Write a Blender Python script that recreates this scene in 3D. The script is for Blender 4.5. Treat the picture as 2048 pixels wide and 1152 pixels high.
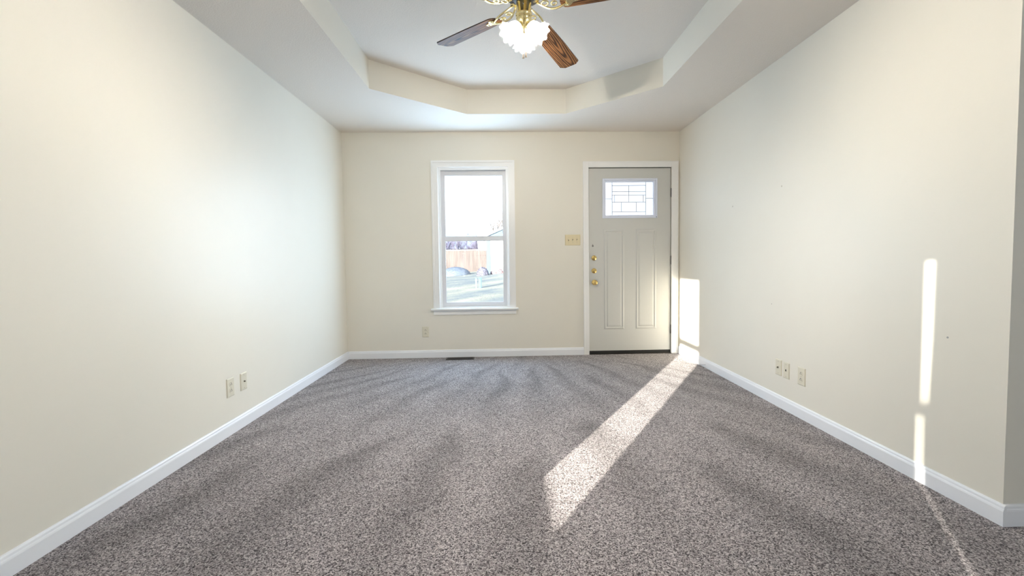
import bpy, bmesh, math, random
from mathutils import Vector, Matrix

for o in list(bpy.data.objects):
    bpy.data.objects.remove(o)
S = bpy.context.scene
COL = S.collection
rnd = random.Random(7)
PI = math.pi

# ------------------------------------------------------------------ camera
F_PX, CX, CY = 915.3, 1036.2, 562.7
PITCH, YAW, ROLL = 0.04745, 0.03129, 0.01226
CAM = Vector((0, 0, 1.0633))
cd = bpy.data.cameras.new('camera')
cam = bpy.data.objects.new('camera', cd)
COL.objects.link(cam)
cd.sensor_width = 36
cd.lens = 36 * F_PX / 2048
cd.shift_x = -(CX - 1024) / 2048
cd.shift_y = (CY - 576) / 2048
cd.clip_start = 0.02
cd.clip_end = 300


def cam_rows():
    cy, sy = math.cos(YAW), math.sin(YAW)
    ry = Matrix(((cy, -sy, 0), (sy, cy, 0), (0, 0, 1)))
    cp, sp = math.cos(PITCH), math.sin(PITCH)
    rp = Matrix(((1, 0, 0), (0, cp, -sp), (0, sp, cp)))
    cr, sr = math.cos(ROLL), math.sin(ROLL)
    rr = Matrix(((cr, 0, -sr), (0, 1, 0), (sr, 0, cr)))
    return rr @ rp @ ry


_r = cam_rows()
right, fwd, up = _r[0], _r[1], _r[2]
cam.matrix_world = Matrix(((right[0], up[0], -fwd[0], CAM[0]),
                           (right[1], up[1], -fwd[1], CAM[1]),
                           (right[2], up[2], -fwd[2], CAM[2]),
                           (0, 0, 0, 1)))
S.camera = cam

# ------------------------------------------------------------------ view
S.view_settings.view_transform = 'Standard'
S.view_settings.look = 'None'
S.view_settings.gamma = 1
S.view_settings.use_curve_mapping = False
S.view_settings.exposure = 0.07
S.cycles.max_bounces = 10
S.cycles.diffuse_bounces = 6
S.cycles.transparent_max_bounces = 16
S.cycles.sample_clamp_indirect = 8
S.cycles.caustics_reflective = False
S.cycles.caustics_refractive = False

# ------------------------------------------------------------------ sky
SKY = 2.5
w = bpy.data.worlds.new('sky')
S.world = w
w.use_nodes = True
nt = w.node_tree
bg = nt.nodes['Background']
tc = nt.nodes.new('ShaderNodeTexCoord')
sx = nt.nodes.new('ShaderNodeSeparateXYZ')
cr = nt.nodes.new('ShaderNodeValToRGB')
nt.links.new(tc.outputs['Generated'], sx.inputs[0])
nt.links.new(sx.outputs['Z'], cr.inputs[0])
nt.links.new(cr.outputs[0], bg.inputs['Color'])
cr.color_ramp.elements[0].position = 0.0
cr.color_ramp.elements[0].color = (0.92, 0.96, 1.0, 1)
cr.color_ramp.elements[1].position = 0.7
cr.color_ramp.elements[1].color = (0.50, 0.70, 1.0, 1)
bg.inputs['Strength'].default_value = SKY

# ------------------------------------------------------------------ sun
SUN_DIR = Vector((0.535, 0.845, -0.1665)).normalized()
sd = bpy.data.lights.new('sun', 'SUN')
sd.energy = 34
sd.angle = math.radians(0.3)
sd.color = (1.0, 0.92, 0.79)
sun = bpy.data.objects.new('sun', sd)
sun.rotation_euler = SUN_DIR.to_track_quat('-Z', 'Y').to_euler()
sun.location = (-8, -12, 6)
COL.objects.link(sun)


def window_fill_lamp(name, loc, direction, sx_, sy_, power, col=(0.80, 0.90, 1.0)):
    """area lamp added at a window opening to strengthen its daylight"""
    d = bpy.data.lights.new(name, 'AREA')
    d.shape = 'RECTANGLE'
    d.size, d.size_y = sx_, sy_
    d.energy = power
    d.color = col
    o = bpy.data.objects.new(name, d)
    o.location = loc
    o.rotation_euler = Vector(direction).to_track_quat('-Z', 'Z').to_euler()
    COL.objects.link(o)
    return o


# room measures (metres)
XL, XR, D, H = -1.711, 1.940, 5.007, 2.440
TRAY = 0.229
YB = -2.75            # back wall
YE = 1.686            # where the right wall ends
XO = 4.40             # outer wall of the side space
TH = 0.16

# fill lamp added at an unseen window of the side space
window_fill_lamp('fill_side', (XO + 0.10, -2.0, 1.45), (-1, 0.25, 0), 0.9, 1.3, 48, (0.72, 0.86, 1.0))
window_fill_lamp('fill_front', (-0.318, D + 0.006, 1.30), (0, -1, 0), 0.62, 1.38, 39, (0.50, 0.74, 1.0))


# ================================================================== materials
def new_mat(name):
    m = bpy.data.materials.new(name)
    m.use_nodes = True
    return m, m.node_tree, m.node_tree.nodes['Principled BSDF']


def simple(name, col, rough=0.5, metal=0.0, spec=0.5, emit=None, es=0.0):
    m, t, b = new_mat(name)
    b.inputs['Base Color'].default_value = (*col, 1)
    b.inputs['Roughness'].default_value = rough
    b.inputs['Metallic'].default_value = metal
    b.inputs['Specular IOR Level'].default_value = spec
    if emit:
        b.inputs['Emission Color'].default_value = (*emit, 1)
        b.inputs['Emission Strength'].default_value = es
    return m


def nn(t, kind, **kw):
    n = t.nodes.new(kind)
    for k, v in kw.items():
        setattr(n, k, v)
    return n


def noise(t, vec, scale, detail=2.0, rough=0.5):
    n = nn(t, 'ShaderNodeTexNoise')
    n.inputs['Scale'].default_value = scale
    n.inputs['Detail'].default_value = detail
    n.inputs['Roughness'].default_value = rough
    if vec is not None:
        t.links.new(vec, n.inputs['Vector'])
    return n


def ramp(t, fac, stops, interp='LINEAR'):
    n = nn(t, 'ShaderNodeValToRGB')
    e = n.color_ramp.elements
    n.color_ramp.interpolation = interp
    while len(e) < len(stops):
        e.new(0.5)
    for i, (p, c) in enumerate(stops):
        e[i].position = p
        e[i].color = c if len(c) == 4 else (*c, 1)
    t.links.new(fac, n.inputs[0])
    return n


def math_(t, op, a, b=None, clamp=False):
    n = nn(t, 'ShaderNodeMath', operation=op, use_clamp=clamp)
    for i, v in enumerate((a, b)):
        if v is None:
            continue
        if isinstance(v, (int, float)):
            n.inputs[i].default_value = v
        else:
            t.links.new(v, n.inputs[i])
    return n.outputs[0]


def bump(t, height, strength, dist, bsdf):
    n = nn(t, 'ShaderNodeBump')
    n.inputs['Strength'].default_value = strength
    n.inputs['Distance'].default_value = dist
    t.links.new(height, n.inputs['Height'])
    t.links.new(n.outputs[0], bsdf.inputs['Normal'])


def wall_paint(name, col, marks=()):
    m, t, b = new_mat(name)
    geo = nn(t, 'ShaderNodeNewGeometry')
    big = noise(t, geo.outputs['Position'], 1.3, 3)
    c = ramp(t, big.outputs['Fac'], [(0.3, tuple(x * 0.985 for x in col)), (0.7, tuple(min(1, x * 1.015) for x in col))])
    last = c.outputs[0]
    for (px, py, pz, r, mc) in marks:          # small scuffs that stay on the paint
        dist = nn(t, 'ShaderNodeVectorMath', operation='DISTANCE')
        nz = noise(t, geo.outputs['Position'], 60, 3)
        t.links.new(geo.outputs['Position'], dist.inputs[0])
        dist.inputs[1].default_value = (px, py, pz)
        dd = math_(t, 'ADD', dist.outputs['Value'], math_(t, 'MULTIPLY', math_(t, 'SUBTRACT', nz.outputs['Fac'], 0.5), r * 2.2))
        f = math_(t, 'LESS_THAN', dd, r)
        mx = nn(t, 'ShaderNodeMix', data_type='RGBA')
        t.links.new(f, mx.inputs[0])
        t.links.new(last, mx.inputs[6])
        mx.inputs[7].default_value = (*mc, 1)
        last = mx.outputs[2]
    t.links.new(last, b.inputs['Base Color'])
    b.inputs['Roughness'].default_value = 0.42
    b.inputs['Specular IOR Level'].default_value = 0.30
    fine = noise(t, geo.outputs['Position'], 210, 3, 0.6)
    mid = noise(t, geo.outputs['Position'], 6, 2)
    hsum = math_(t, 'ADD', math_(t, 'MULTIPLY', fine.outputs['Fac'], 0.18), mid.outputs['Fac'])
    bump(t, hsum, 0.16, 0.004, b)
    return m


CREAM = (0.805, 0.770, 0.686)
M_WALL = wall_paint('cream_wall_paint', CREAM)
M_WALL_R = wall_paint('cream_wall_paint_scuffed', CREAM,
                      [(XR, 1.93, 0.70, 0.006, (0.38, 0.37, 0.35)), (XR, 3.83, 1.49, 0.006, (0.55, 0.50, 0.42)),
                       (XR, 3.15, 1.55, 0.006, (0.55, 0.50, 0.42)), (XR, 3.25, 0.72, 0.005, (0.55, 0.50, 0.45))])


def ceiling_mat():
    m, t, b = new_mat('textured_ceiling_paint')
    geo = nn(t, 'ShaderNodeNewGeometry')
    b.inputs['Base Color'].default_value = (0.79, 0.728, 0.660, 1)
    b.inputs['Roughness'].default_value = 0.9
    b.inputs['Specular IOR Level'].default_value = 0.15
    n1 = noise(t, geo.outputs['Position'], 120, 4, 0.65)
    bump(t, n1.outputs['Fac'], 0.45, 0.006, b)
    return m


M_CEIL = ceiling_mat()
M_TRIM = simple('white_trim_paint', (0.87, 0.885, 0.925), 0.32)
M_CASING = simple('white_casing_paint', (0.88, 0.875, 0.865), 0.36)
M_VINYL = simple('white_vinyl', (0.78, 0.79, 0.83), 0.35)
M_DOOR = simple('grey_beige_door_paint', (0.60, 0.60, 0.575), 0.42)
M_LITEFRAME = simple('white_lite_frame', (0.74, 0.78, 0.90), 0.4)
M_BLACK = simple('black_rubber', (0.012, 0.011, 0.010), 0.6)
M_DARK = simple('dark_bronze_metal', (0.05, 0.042, 0.036), 0.45, 0.6)
M_HINGE = simple('dark_hinge_metal', (0.11, 0.10, 0.095), 0.42, 0.7)
M_LEAD = simple('lead_came', (0.22, 0.23, 0.25), 0.5, 0.6)
M_BRASS = simple('polished_brass', (0.86, 0.62, 0.24), 0.16, 1.0)
M_FANBRASS = simple('bright_fan_brass', (0.93, 0.80, 0.45), 0.18, 1.0)
M_IVORY = simple('ivory_plastic', (0.71, 0.67, 0.55), 0.38)
M_ALMOND = simple('almond_plastic', (0.72, 0.63, 0.42), 0.38)
M_SLOT = simple('dark_slot', (0.05, 0.045, 0.035), 0.7)
M_SCREW = simple('plate_screw', (0.50, 0.45, 0.35), 0.35, 0.5)
M_MOTOR = simple('black_motor_plate', (0.012, 0.010, 0.009), 0.5)
M_SUN_MASK_CLOTH = simple('white_sun_mask_cloth', (0.8, 0.8, 0.78), 0.8)


def carpet_mat():
    m, t, b = new_mat('speckled_carpet')
    geo = nn(t, 'ShaderNodeNewGeometry')
    pos = geo.outputs['Position']
    # yarn tufts: random colour per tuft
    wob = noise(t, pos, 55, 2)
    add = nn(t, 'ShaderNodeVectorMath', operation='MULTIPLY_ADD')
    t.links.new(wob.outputs['Color'], add.inputs[0])
    add.inputs[1].default_value = (0.012, 0.012, 0.0)
    t.links.new(pos, add.inputs[2])
    vor = nn(t, 'ShaderNodeTexVoronoi', feature='F1')
    vor.inputs['Scale'].default_value = 245
    t.links.new(add.outputs[0], vor.inputs['Vector'])
    sep = nn(t, 'ShaderNodeSeparateColor')
    t.links.new(vor.outputs['Color'], sep.inputs[0])
    tuft = ramp(t, sep.outputs[0], [(0.0, (0.020, 0.016, 0.018)), (0.20, (0.088, 0.076, 0.079)),
                                   (0.42, (0.240, 0.213, 0.219)), (0.72, (0.41, 0.372, 0.378)),
                                   (1.0, (0.64, 0.595, 0.595))])
    # pile shaded by nap: vacuum strokes fan out towards the camera side
    sp = nn(t, 'ShaderNodeSeparateXYZ')
    t.links.new(pos, sp.inputs[0])
    warp = noise(t, pos, 1.1, 2)
    xx = math_(t, 'ADD', math_(t, 'SUBTRACT', sp.outputs['X'], 0.25), math_(t, 'MULTIPLY', math_(t, 'SUBTRACT', warp.outputs['Fac'], 0.5), 0.34))
    yy = math_(t, 'SUBTRACT', 6.1, sp.outputs['Y'])
    ang = math_(t, 'DIVIDE', xx, yy)
    rowp = math_(t, 'DIVIDE', math_(t, 'SUBTRACT', math_(t, 'ADD', 4.45, math_(t, 'MULTIPLY', math_(t, 'SINE', math_(t, 'MULTIPLY', ang, 21.0)), 0.34)), sp.outputs['Y']), 1.75)
    fr = math_(t, 'FRACT', rowp)
    rown = math_(t, 'FLOOR', rowp)
    ph = math_(t, 'ADD', math_(t, 'MULTIPLY', ang, 50.0), math_(t, 'MULTIPLY', rown, 2.1))
    line = math_(t, 'POWER', math_(t, 'ADD', math_(t, 'MULTIPLY', math_(t, 'COSINE', ph), 0.5), 0.5), 1.6)
    fade = math_(t, 'POWER', math_(t, 'SUBTRACT', 1.0, fr), 0.8)
    start = math_(t, 'MULTIPLY', fr, 9.0, True)
    mixs = math_(t, 'SUBTRACT', 0.35, math_(t, 'MULTIPLY', math_(t, 'MULTIPLY', line, fade), math_(t, 'MULTIPLY', start, 1.6)))
    patch = noise(t, pos, 2.3, 3)
    nap = math_(t, 'ADD', math_(t, 'MULTIPLY', mixs, 0.24), math_(t, 'MULTIPLY', math_(t, 'SUBTRACT', patch.outputs['Fac'], 0.5), 0.42))
    napm = math_(t, 'ADD', nap, 0.92)
    mul = nn(t, 'ShaderNodeVectorMath', operation='SCALE')
    t.links.new(tuft.outputs[0], mul.inputs[0])
    t.links.new(napm, mul.inputs['Scale'])
    t.links.new(mul.outputs[0], b.inputs['Base Color'])
    b.inputs['Roughness'].default_value = 0.95
    b.inputs['Specular IOR Level'].default_value = 0.1
    b.inputs['Sheen Weight'].default_value = 0.15
    b.inputs['Sheen Roughness'].default_value = 0.5
    inv = math_(t, 'SUBTRACT', 1.0, math_(t, 'MULTIPLY', vor.outputs['Distance'], 1.1))
    fib = noise(t, pos, 420, 2)
    hsum = math_(t, 'ADD', inv, math_(t, 'MULTIPLY', fib.outputs['Fac'], 0.5))
    hsum = math_(t, 'ADD', hsum, math_(t, 'MULTIPLY', sep.outputs[0], 0.5))
    bump(t, hsum, 0.55, 0.005, b)
    return m


M_CARPET = carpet_mat()


def oak_mat():
    m, t, b = new_mat('oak_blade_veneer')
    co = nn(t, 'ShaderNodeTexCoord')
    mp = nn(t, 'ShaderNodeMapping')
    mp.inputs['Location'].default_value = (-0.30, 0.006, 0.02)
    mp.inputs['Scale'].default_value = (0.9, 13.0, 13.0)
    t.links.new(co.outputs['Object'], mp.inputs[0])
    n1 = noise(t, mp.outputs[0], 3.0, 3, 0.5)
    ad = nn(t, 'ShaderNodeVectorMath', operation='MULTIPLY_ADD')
    t.links.new(n1.outputs['Color'], ad.inputs[0])
    ad.inputs[1].default_value = (0.10, 0.34, 0.1)
    t.links.new(mp.outputs[0], ad.inputs[2])
    wv = nn(t, 'ShaderNodeTexWave', wave_type='RINGS', rings_direction='Z')
    wv.inputs['Scale'].default_value = 2.6
    wv.inputs['Distortion'].default_value = 2.5
    wv.inputs['Detail'].default_value = 2
    wv.inputs['Detail Scale'].default_value = 1.2
    t.links.new(ad.outputs[0], wv.inputs['Vector'])
    mp2 = nn(t, 'ShaderNodeMapping')
    mp2.inputs['Scale'].default_value = (7, 190, 190)
    t.links.new(co.outputs['Object'], mp2.inputs[0])
    n2 = noise(t, mp2.outputs[0], 2.0, 2)
    f = math_(t, 'ADD', math_(t, 'MULTIPLY', wv.outputs['Fac'], 0.62), math_(t, 'MULTIPLY', n2.outputs['Fac'], 0.38))
    c = ramp(t, f, [(0.20, (0.026, 0.010, 0.005)), (0.38, (0.10, 0.042, 0.015)), (0.62, (0.225, 0.104, 0.038)), (0.9, (0.31, 0.155, 0.060))])
    t.links.new(c.outputs[0], b.inputs['Base Color'])
    b.inputs['Roughness'].default_value = 0.55
    b.inputs['Specular IOR Level'].default_value = 0.18
    return m


M_OAK = oak_mat()
M_BLADE_EDGE = simple('dark_blade_edge', (0.05, 0.022, 0.010), 0.4)


def pane_mat():
    m, t, b = new_mat('clear_window_glass')
    t.nodes.remove(b)
    out = t.nodes['Material Output']
    tr = nn(t, 'ShaderNodeBsdfTransparent')
    tr.inputs[0].default_value = (0.97, 0.985, 0.99, 1)
    gl = nn(t, 'ShaderNodeBsdfGlossy')
    gl.inputs['Roughness'].default_value = 0.02
    mx = nn(t, 'ShaderNodeMixShader')
    mx.inputs[0].default_value = 0.035
    t.links.new(tr.outputs[0], mx.inputs[1])
    t.links.new(gl.outputs[0], mx.inputs[2])
    t.links.new(mx.outputs[0], out.inputs[0])
    return m


M_PANE = pane_mat()


def frosted_mat(name, trans, col, emit=0.0):
    m, t, b = new_mat(name)
    t.nodes.remove(b)
    out = t.nodes['Material Output']
    tr = nn(t, 'ShaderNodeBsdfTransparent')
    tr.inputs[0].default_value = (1, 1, 1, 1)
    tl = nn(t, 'ShaderNodeBsdfTranslucent')
    tl.inputs[0].default_value = (*col, 1)
    df = nn(t, 'ShaderNodeBsdfDiffuse')
    df.inputs[0].default_value = (*col, 1)
    a = nn(t, 'ShaderNodeMixShader')
    a.inputs[0].default_value = 0.35
    t.links.new(tl.outputs[0], a.inputs[1])
    t.links.new(df.outputs[0], a.inputs[2])
    mx = nn(t, 'ShaderNodeMixShader')
    mx.inputs[0].default_value = trans
    t.links.new(a.outputs[0], mx.inputs[1])
    t.links.new(tr.outputs[0], mx.inputs[2])
    last = mx.outputs[0]
    if emit:
        em = nn(t, 'ShaderNodeEmission')
        em.inputs[0].default_value = (*col, 1)
        em.inputs[1].default_value = emit
        ad = nn(t, 'ShaderNodeAddShader')
        t.links.new(last, ad.inputs[0])
        t.links.new(em.outputs[0], ad.inputs[1])
        last = ad.outputs[0]
    t.links.new(last, out.inputs[0])
    return m


M_LITE = frosted_mat('obscured_leaded_glass', 0.5, (0.95, 0.97, 1.0))
M_GLASS_SHADE = frosted_mat('frosted_tulip_glass', 0.13, (0.60, 0.61, 0.64))
M_BULB = simple('lit_bulb', (1, 1, 1), 0.5, emit=(1.0, 0.915, 0.79), es=4700)


def ground_mat():
    m, t, b = new_mat('pale_winter_grass')
    geo = nn(t, 'ShaderNodeNewGeometry')
    n1 = noise(t, geo.outputs['Position'], 0.5, 4, 0.6)
    n2 = noise(t, geo.outputs['Position'], 9, 4, 0.7)
    f = math_(t, 'ADD', math_(t, 'MULTIPLY', n1.outputs['Fac'], 0.6), math_(t, 'MULTIPLY', n2.outputs['Fac'], 0.4))
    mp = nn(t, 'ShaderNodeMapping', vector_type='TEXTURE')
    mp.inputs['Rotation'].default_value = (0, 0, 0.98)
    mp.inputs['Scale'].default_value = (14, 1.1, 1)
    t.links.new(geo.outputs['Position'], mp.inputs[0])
    n3 = noise(t, mp.outputs[0], 1.0, 2)                # long slanting shadow bands painted into the turf colour
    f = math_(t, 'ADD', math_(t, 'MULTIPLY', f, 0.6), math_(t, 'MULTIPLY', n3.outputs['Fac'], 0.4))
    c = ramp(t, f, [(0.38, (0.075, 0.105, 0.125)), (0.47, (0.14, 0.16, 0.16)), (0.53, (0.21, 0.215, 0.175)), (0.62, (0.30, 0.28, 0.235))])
    t.links.new(c.outputs[0], b.inputs['Base Color'])
    b.inputs['Roughness'].default_value = 0.95
    bump(t, n2.outputs['Fac'], 1.0, 0.05, b)
    return m


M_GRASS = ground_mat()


def board_mat():
    m, t, b = new_mat('weathered_fence_boards')
    geo = nn(t, 'ShaderNodeNewGeometry')
    mp = nn(t, 'ShaderNodeMapping')
    mp.inputs['Scale'].default_value = (7, 7, 0.6)
    t.links.new(geo.outputs['Position'], mp.inputs[0])
    n1 = noise(t, mp.outputs[0], 1.0, 3, 0.6)
    c = ramp(t, n1.outputs['Fac'], [(0.3, (0.062, 0.051, 0.050)), (0.7, (0.108, 0.092, 0.089))])
    t.links.new(c.outputs[0], b.inputs['Base Color'])
    b.inputs['Roughness'].default_value = 0.85
    return m


M_FENCE = board_mat()
M_FENCE_CAP = simple('pale_fence_cap', (0.42, 0.36, 0.31), 0.8)
M_BARK = simple('grey_brown_bark', (0.12, 0.105, 0.10), 0.9)
M_TWIG = simple('dusky_twig_bark', (0.13, 0.12, 0.175), 0.9)
M_SIDING = simple('white_house_siding', (0.75, 0.76, 0.78), 0.7)
M_SHADE_TRIM = simple('shade_blue_trim', (0.055, 0.095, 0.145), 0.6)  # dark blue carries the shade on the house corner and gable
M_ROOF = simple('slate_blue_roof_shingle', (0.52, 0.60, 0.72), 0.8)
M_MOUND = simple('dark_blue_grey', (0.085, 0.11, 0.155), 0.8)
M_SHRUB2 = simple('blue_grey_leaf', (0.16, 0.16, 0.21), 0.8)
M_PED = simple('teal_green_pedestal', (0.045, 0.17, 0.22), 0.5)
M_STAKE = simple('white_marker_stake', (0.40, 0.46, 0.50), 0.6)
M_EXT = simple('exterior_siding', (0.55, 0.54, 0.50), 0.8)
M_SHINGLE = simple('dark_roof_shingle', (0.10, 0.095, 0.09), 0.9)


# ================================================================== mesh helpers
def box(bm, x0, x1, y0, y1, z0, z1, mi=0):
    v = [bm.verts.new((x, y, z)) for x in (x0, x1) for y in (y0, y1) for z in (z0, z1)]
    idx = [(0, 1, 3, 2), (4, 6, 7, 5), (0, 4, 5, 1), (2, 3, 7, 6), (0, 2, 6, 4), (1, 5, 7, 3)]
    fs = []
    for i in idx:
        f = bm.faces.new([v[k] for k in i])
        f.material_index = mi
        fs.append(f)
    return fs


def tube(bm, pts, radii, seg=10, caps=True, mi=0):
    """round bar through pts (list of Vectors)"""
    pts = [Vector(p) for p in pts]
    if not isinstance(radii, (list, tuple)):
        radii = [radii] * len(pts)
    rings = []
    n0 = None
    for i, p in enumerate(pts):
        a = pts[max(i - 1, 0)]
        b = pts[min(i + 1, len(pts) - 1)]
        d = (b - a).normalized()
        if n0 is None:
            n0 = d.orthogonal().normalized()
        n0 = (n0 - d * n0.dot(d)).normalized()
        bn = d.cross(n0)
        rings.append([bm.verts.new(p + (n0 * math.cos(2 * PI * k / seg) + bn * math.sin(2 * PI * k / seg)) * radii[i]) for k in range(seg)])
    for i in range(len(rings) - 1):
        for k in range(seg):
            f = bm.faces.new((rings[i][k], rings[i][(k + 1) % seg], rings[i + 1][(k + 1) % seg], rings[i + 1][k]))
            f.smooth = True
            f.material_index = mi
    if caps:
        bm.faces.new(rings[0][::-1]).material_index = mi
        bm.faces.new(rings[-1]).material_index = mi


def lathe(bm, prof, seg=40, mat=None, smooth=True, mi=0):
    """profile (r, z) spun about z; mat places it"""
    mat = mat or Matrix.Identity(4)
    rings = []
    for r, z in prof:
        if r < 1e-5:
            rings.append([bm.verts.new(mat @ Vector((0, 0, z)))])
        else:
            rings.append([bm.verts.new(mat @ Vector((r * math.cos(2 * PI * k / seg), r * math.sin(2 * PI * k / seg), z))) for k in range(seg)])
    for a, b in zip(rings, rings[1:]):
        for k in range(seg):
            k2 = (k + 1) % seg
            if len(a) == 1 and len(b) == 1:
                continue
            if len(a) == 1:
                f = bm.faces.new((a[0], b[k], b[k2]))
            elif len(b) == 1:
                f = bm.faces.new((a[k], b[0], a[k2]))
            else:
                f = bm.faces.new((a[k], b[k], b[k2], a[k2]))
            f.smooth = smooth
            f.material_index = mi


def obj(name, bm, mats, parent=None, loc=None, rotz=None, bevel=0.0, seg=2):
    bmesh.ops.recalc_face_normals(bm, faces=bm.faces[:])
    if bevel:
        es = [e for e in bm.edges if len(e.link_faces) == 2 and e.calc_face_angle(0) > 0.6]
        bmesh.ops.bevel(bm, geom=es, offset=bevel, segments=seg, profile=0.6, affect='EDGES', clamp_overlap=True)
    me = bpy.data.meshes.new(name)
    bm.to_mesh(me)
    bm.free()
    for m in (mats if isinstance(mats, (list, tuple)) else [mats]):
        me.materials.append(m)
    o = bpy.data.objects.new(name, me)
    COL.objects.link(o)
    if parent:
        o.parent = parent
    if loc:
        o.location = loc
    if rotz:
        o.rotation_euler = (0, 0, rotz)
    return o


def boxobj(name, b, mat, parent=None, bevel=0.0, **kw):
    bm = bmesh.new()
    box(bm, *b)
    return obj(name, bm, mat, parent, bevel=bevel, **kw)


def empty(name, loc=(0, 0, 0), rotz=0.0):
    o = bpy.data.objects.new(name, None)
    o.empty_display_size = 0.1
    COL.objects.link(o)
    o.location = loc
    o.rotation_euler = (0, 0, rotz)
    return o


def tag(o, label, cat, group=None):
    o['label'] = label
    o['category'] = cat
    if group:
        o['group'] = group
    return o


def struct(o):
    o['kind'] = 'structure'
    return o


def copy_tree(o, parent=None):
    c = o.copy()
    COL.objects.link(c)
    if parent:
        c.parent = parent
    for ch in list(o.children):
        copy_tree(ch, c)
    return c


def wall_with_holes(name, axis, p_in, p_out, a0, a1, z0, z1, holes, mat, mat_out=None):
    """wall slab between p_in and p_out, running a0..a1, with rectangular holes (a,b,z,z2)"""
    bm = bmesh.new()
    As = sorted({a0, a1, *[h[0] for h in holes], *[h[1] for h in holes]})
    Zs = sorted({z0, z1, *[h[2] for h in holes], *[h[3] for h in holes]})
    cache = {}

    def V(p, a, z):
        k = (p, round(a, 5), round(z, 5))
        if k not in cache:
            cache[k] = bm.verts.new((p, a, z) if axis == 'x' else (a, p, z))
        return cache[k]

    def solid(i, j):
        if not (0 <= i < len(As) - 1 and 0 <= j < len(Zs) - 1):
            return False
        ca, cz = (As[i] + As[i + 1]) / 2, (Zs[j] + Zs[j + 1]) / 2
        return not any(h[0] < ca < h[1] and h[2] < cz < h[3] for h in holes)

    for i in range(len(As) - 1):
        for j in range(len(Zs) - 1):
            if not solid(i, j):
                continue
            A, B, Z, Y = As[i], As[i + 1], Zs[j], Zs[j + 1]
            for k, p in enumerate((p_in, p_out)):
                f = bm.faces.new((V(p, A, Z), V(p, B, Z), V(p, B, Y), V(p, A, Y)))
                f.material_index = k
            for (di, dj, e) in ((-1, 0, (A, Z, A, Y)), (1, 0, (B, Z, B, Y)), (0, -1, (A, Z, B, Z)), (0, 1, (A, Y, B, Y))):
                if not solid(i + di, j + dj):
                    bm.faces.new((V(p_in, e[0], e[1]), V(p_in, e[2], e[3]), V(p_out, e[2], e[3]), V(p_out, e[0], e[1])))
    return struct(obj(name, bm, [mat, mat_out or M_EXT]))


# ================================================================== the shell
WIN_U, WIN_Z0, WIN_Z1 = 0.39, 0.545, 2.075       # half width, bottom, top of the rough opening
WX = -0.318                                        # front window centre
W2Y = -1.152                                       # side window (behind camera, left wall)
W3X = -0.835                                       # back window (behind camera)
DX0, DX1, DZ1 = 0.935, 1.853, 2.056                # door opening

wall_with_holes('wall_left', 'x', XL, XL - TH, YB - TH, D + TH, 0, H + 0.3, [(W2Y - WIN_U, W2Y + WIN_U, WIN_Z0, WIN_Z1)], M_WALL)
wall_with_holes('wall_far', 'y', D, D + TH, XL, XO, 0, H + 0.3,
                [(WX - WIN_U, WX + WIN_U, WIN_Z0, WIN_Z1), (DX0, DX1, 0.0, DZ1)], M_WALL)
wall_with_holes('wall_back', 'y', YB, YB - TH, XL, XO, 0, H + 0.3,
                [(W3X - WIN_U, W3X + WIN_U, WIN_Z0, WIN_Z1)], M_WALL)
wall_with_holes('wall_outer', 'x', XO, XO + TH, YB - TH, D + TH, 0, H + 0.3, [(-2.45, -1.55, 0.8, 2.1)], M_WALL)
# right wall: a solid mass whose near end turns the corner to the side space
bm = bmesh.new()
box(bm, XR, XR + 0.12, YE + 0.12, D, 0, H)
box(bm, XR, XO, YE, YE + 0.12, 0, H)
struct(obj('wall_right', bm, M_WALL_R))

struct(boxobj('floor', (XL, XO, YB, D + 0.10, -0.12, 0.0), M_CARPET))

# ceiling with the raised octagonal tray
TRAY_PTS = [(-1.053, 3.755), (-0.326, 4.402), (0.609, 4.392), (1.302, 3.712), (1.302, 0.95), (0.609, 0.27), (-0.326, 0.26), (-1.053, 0.91)]
bm = bmesh.new()
lo = [bm.verts.new((x, y, H)) for x, y in TRAY_PTS]
hi = [bm.verts.new((x, y, H + TRAY)) for x, y in TRAY_PTS]
outer = [bm.verts.new(p) for p in ((XL, D, H), (XO, D, H), (XO, YB, H), (XL, YB, H))]
n = 8
for i in range(n):
    f = bm.faces.new((lo[i], lo[(i + 1) % n], hi[(i + 1) % n], hi[i]))
    f.material_index = 1
bm.faces.new(hi)
es = []
for i in range(n):
    es.append(bm.edges.get((lo[i], lo[(i + 1) % n])))
for i in range(4):
    es.append(bm.edges.new((outer[i], outer[(i + 1) % 4])))
bmesh.ops.triangle_fill(bm, edges=es, use_beauty=True, use_dissolve=False)
for f in list(bm.faces):                           # nothing may close the tray opening itself
    c = f.calc_center_median()
    if abs(c.z - H) < 1e-4 and all(v in lo for v in f.verts) and len(f.verts) < 8:
        vs = [v.index for v in f.verts]
ring = [v for v in lo]
inside = []
for f in bm.faces:
    if all(abs(v.co.z - H) < 1e-5 for v in f.verts) and all(v in ring for v in f.verts):
        inside.append(f)
bmesh.ops.delete(bm, geom=inside, context='FACES_ONLY')
struct(obj('ceiling', bm, [M_CEIL, M_WALL]))
struct(boxobj('roof', (XL - 0.45, XO + 0.4, YB - 0.4, D + 0.42, H + 0.31, H + 0.55), M_SHINGLE))


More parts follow.
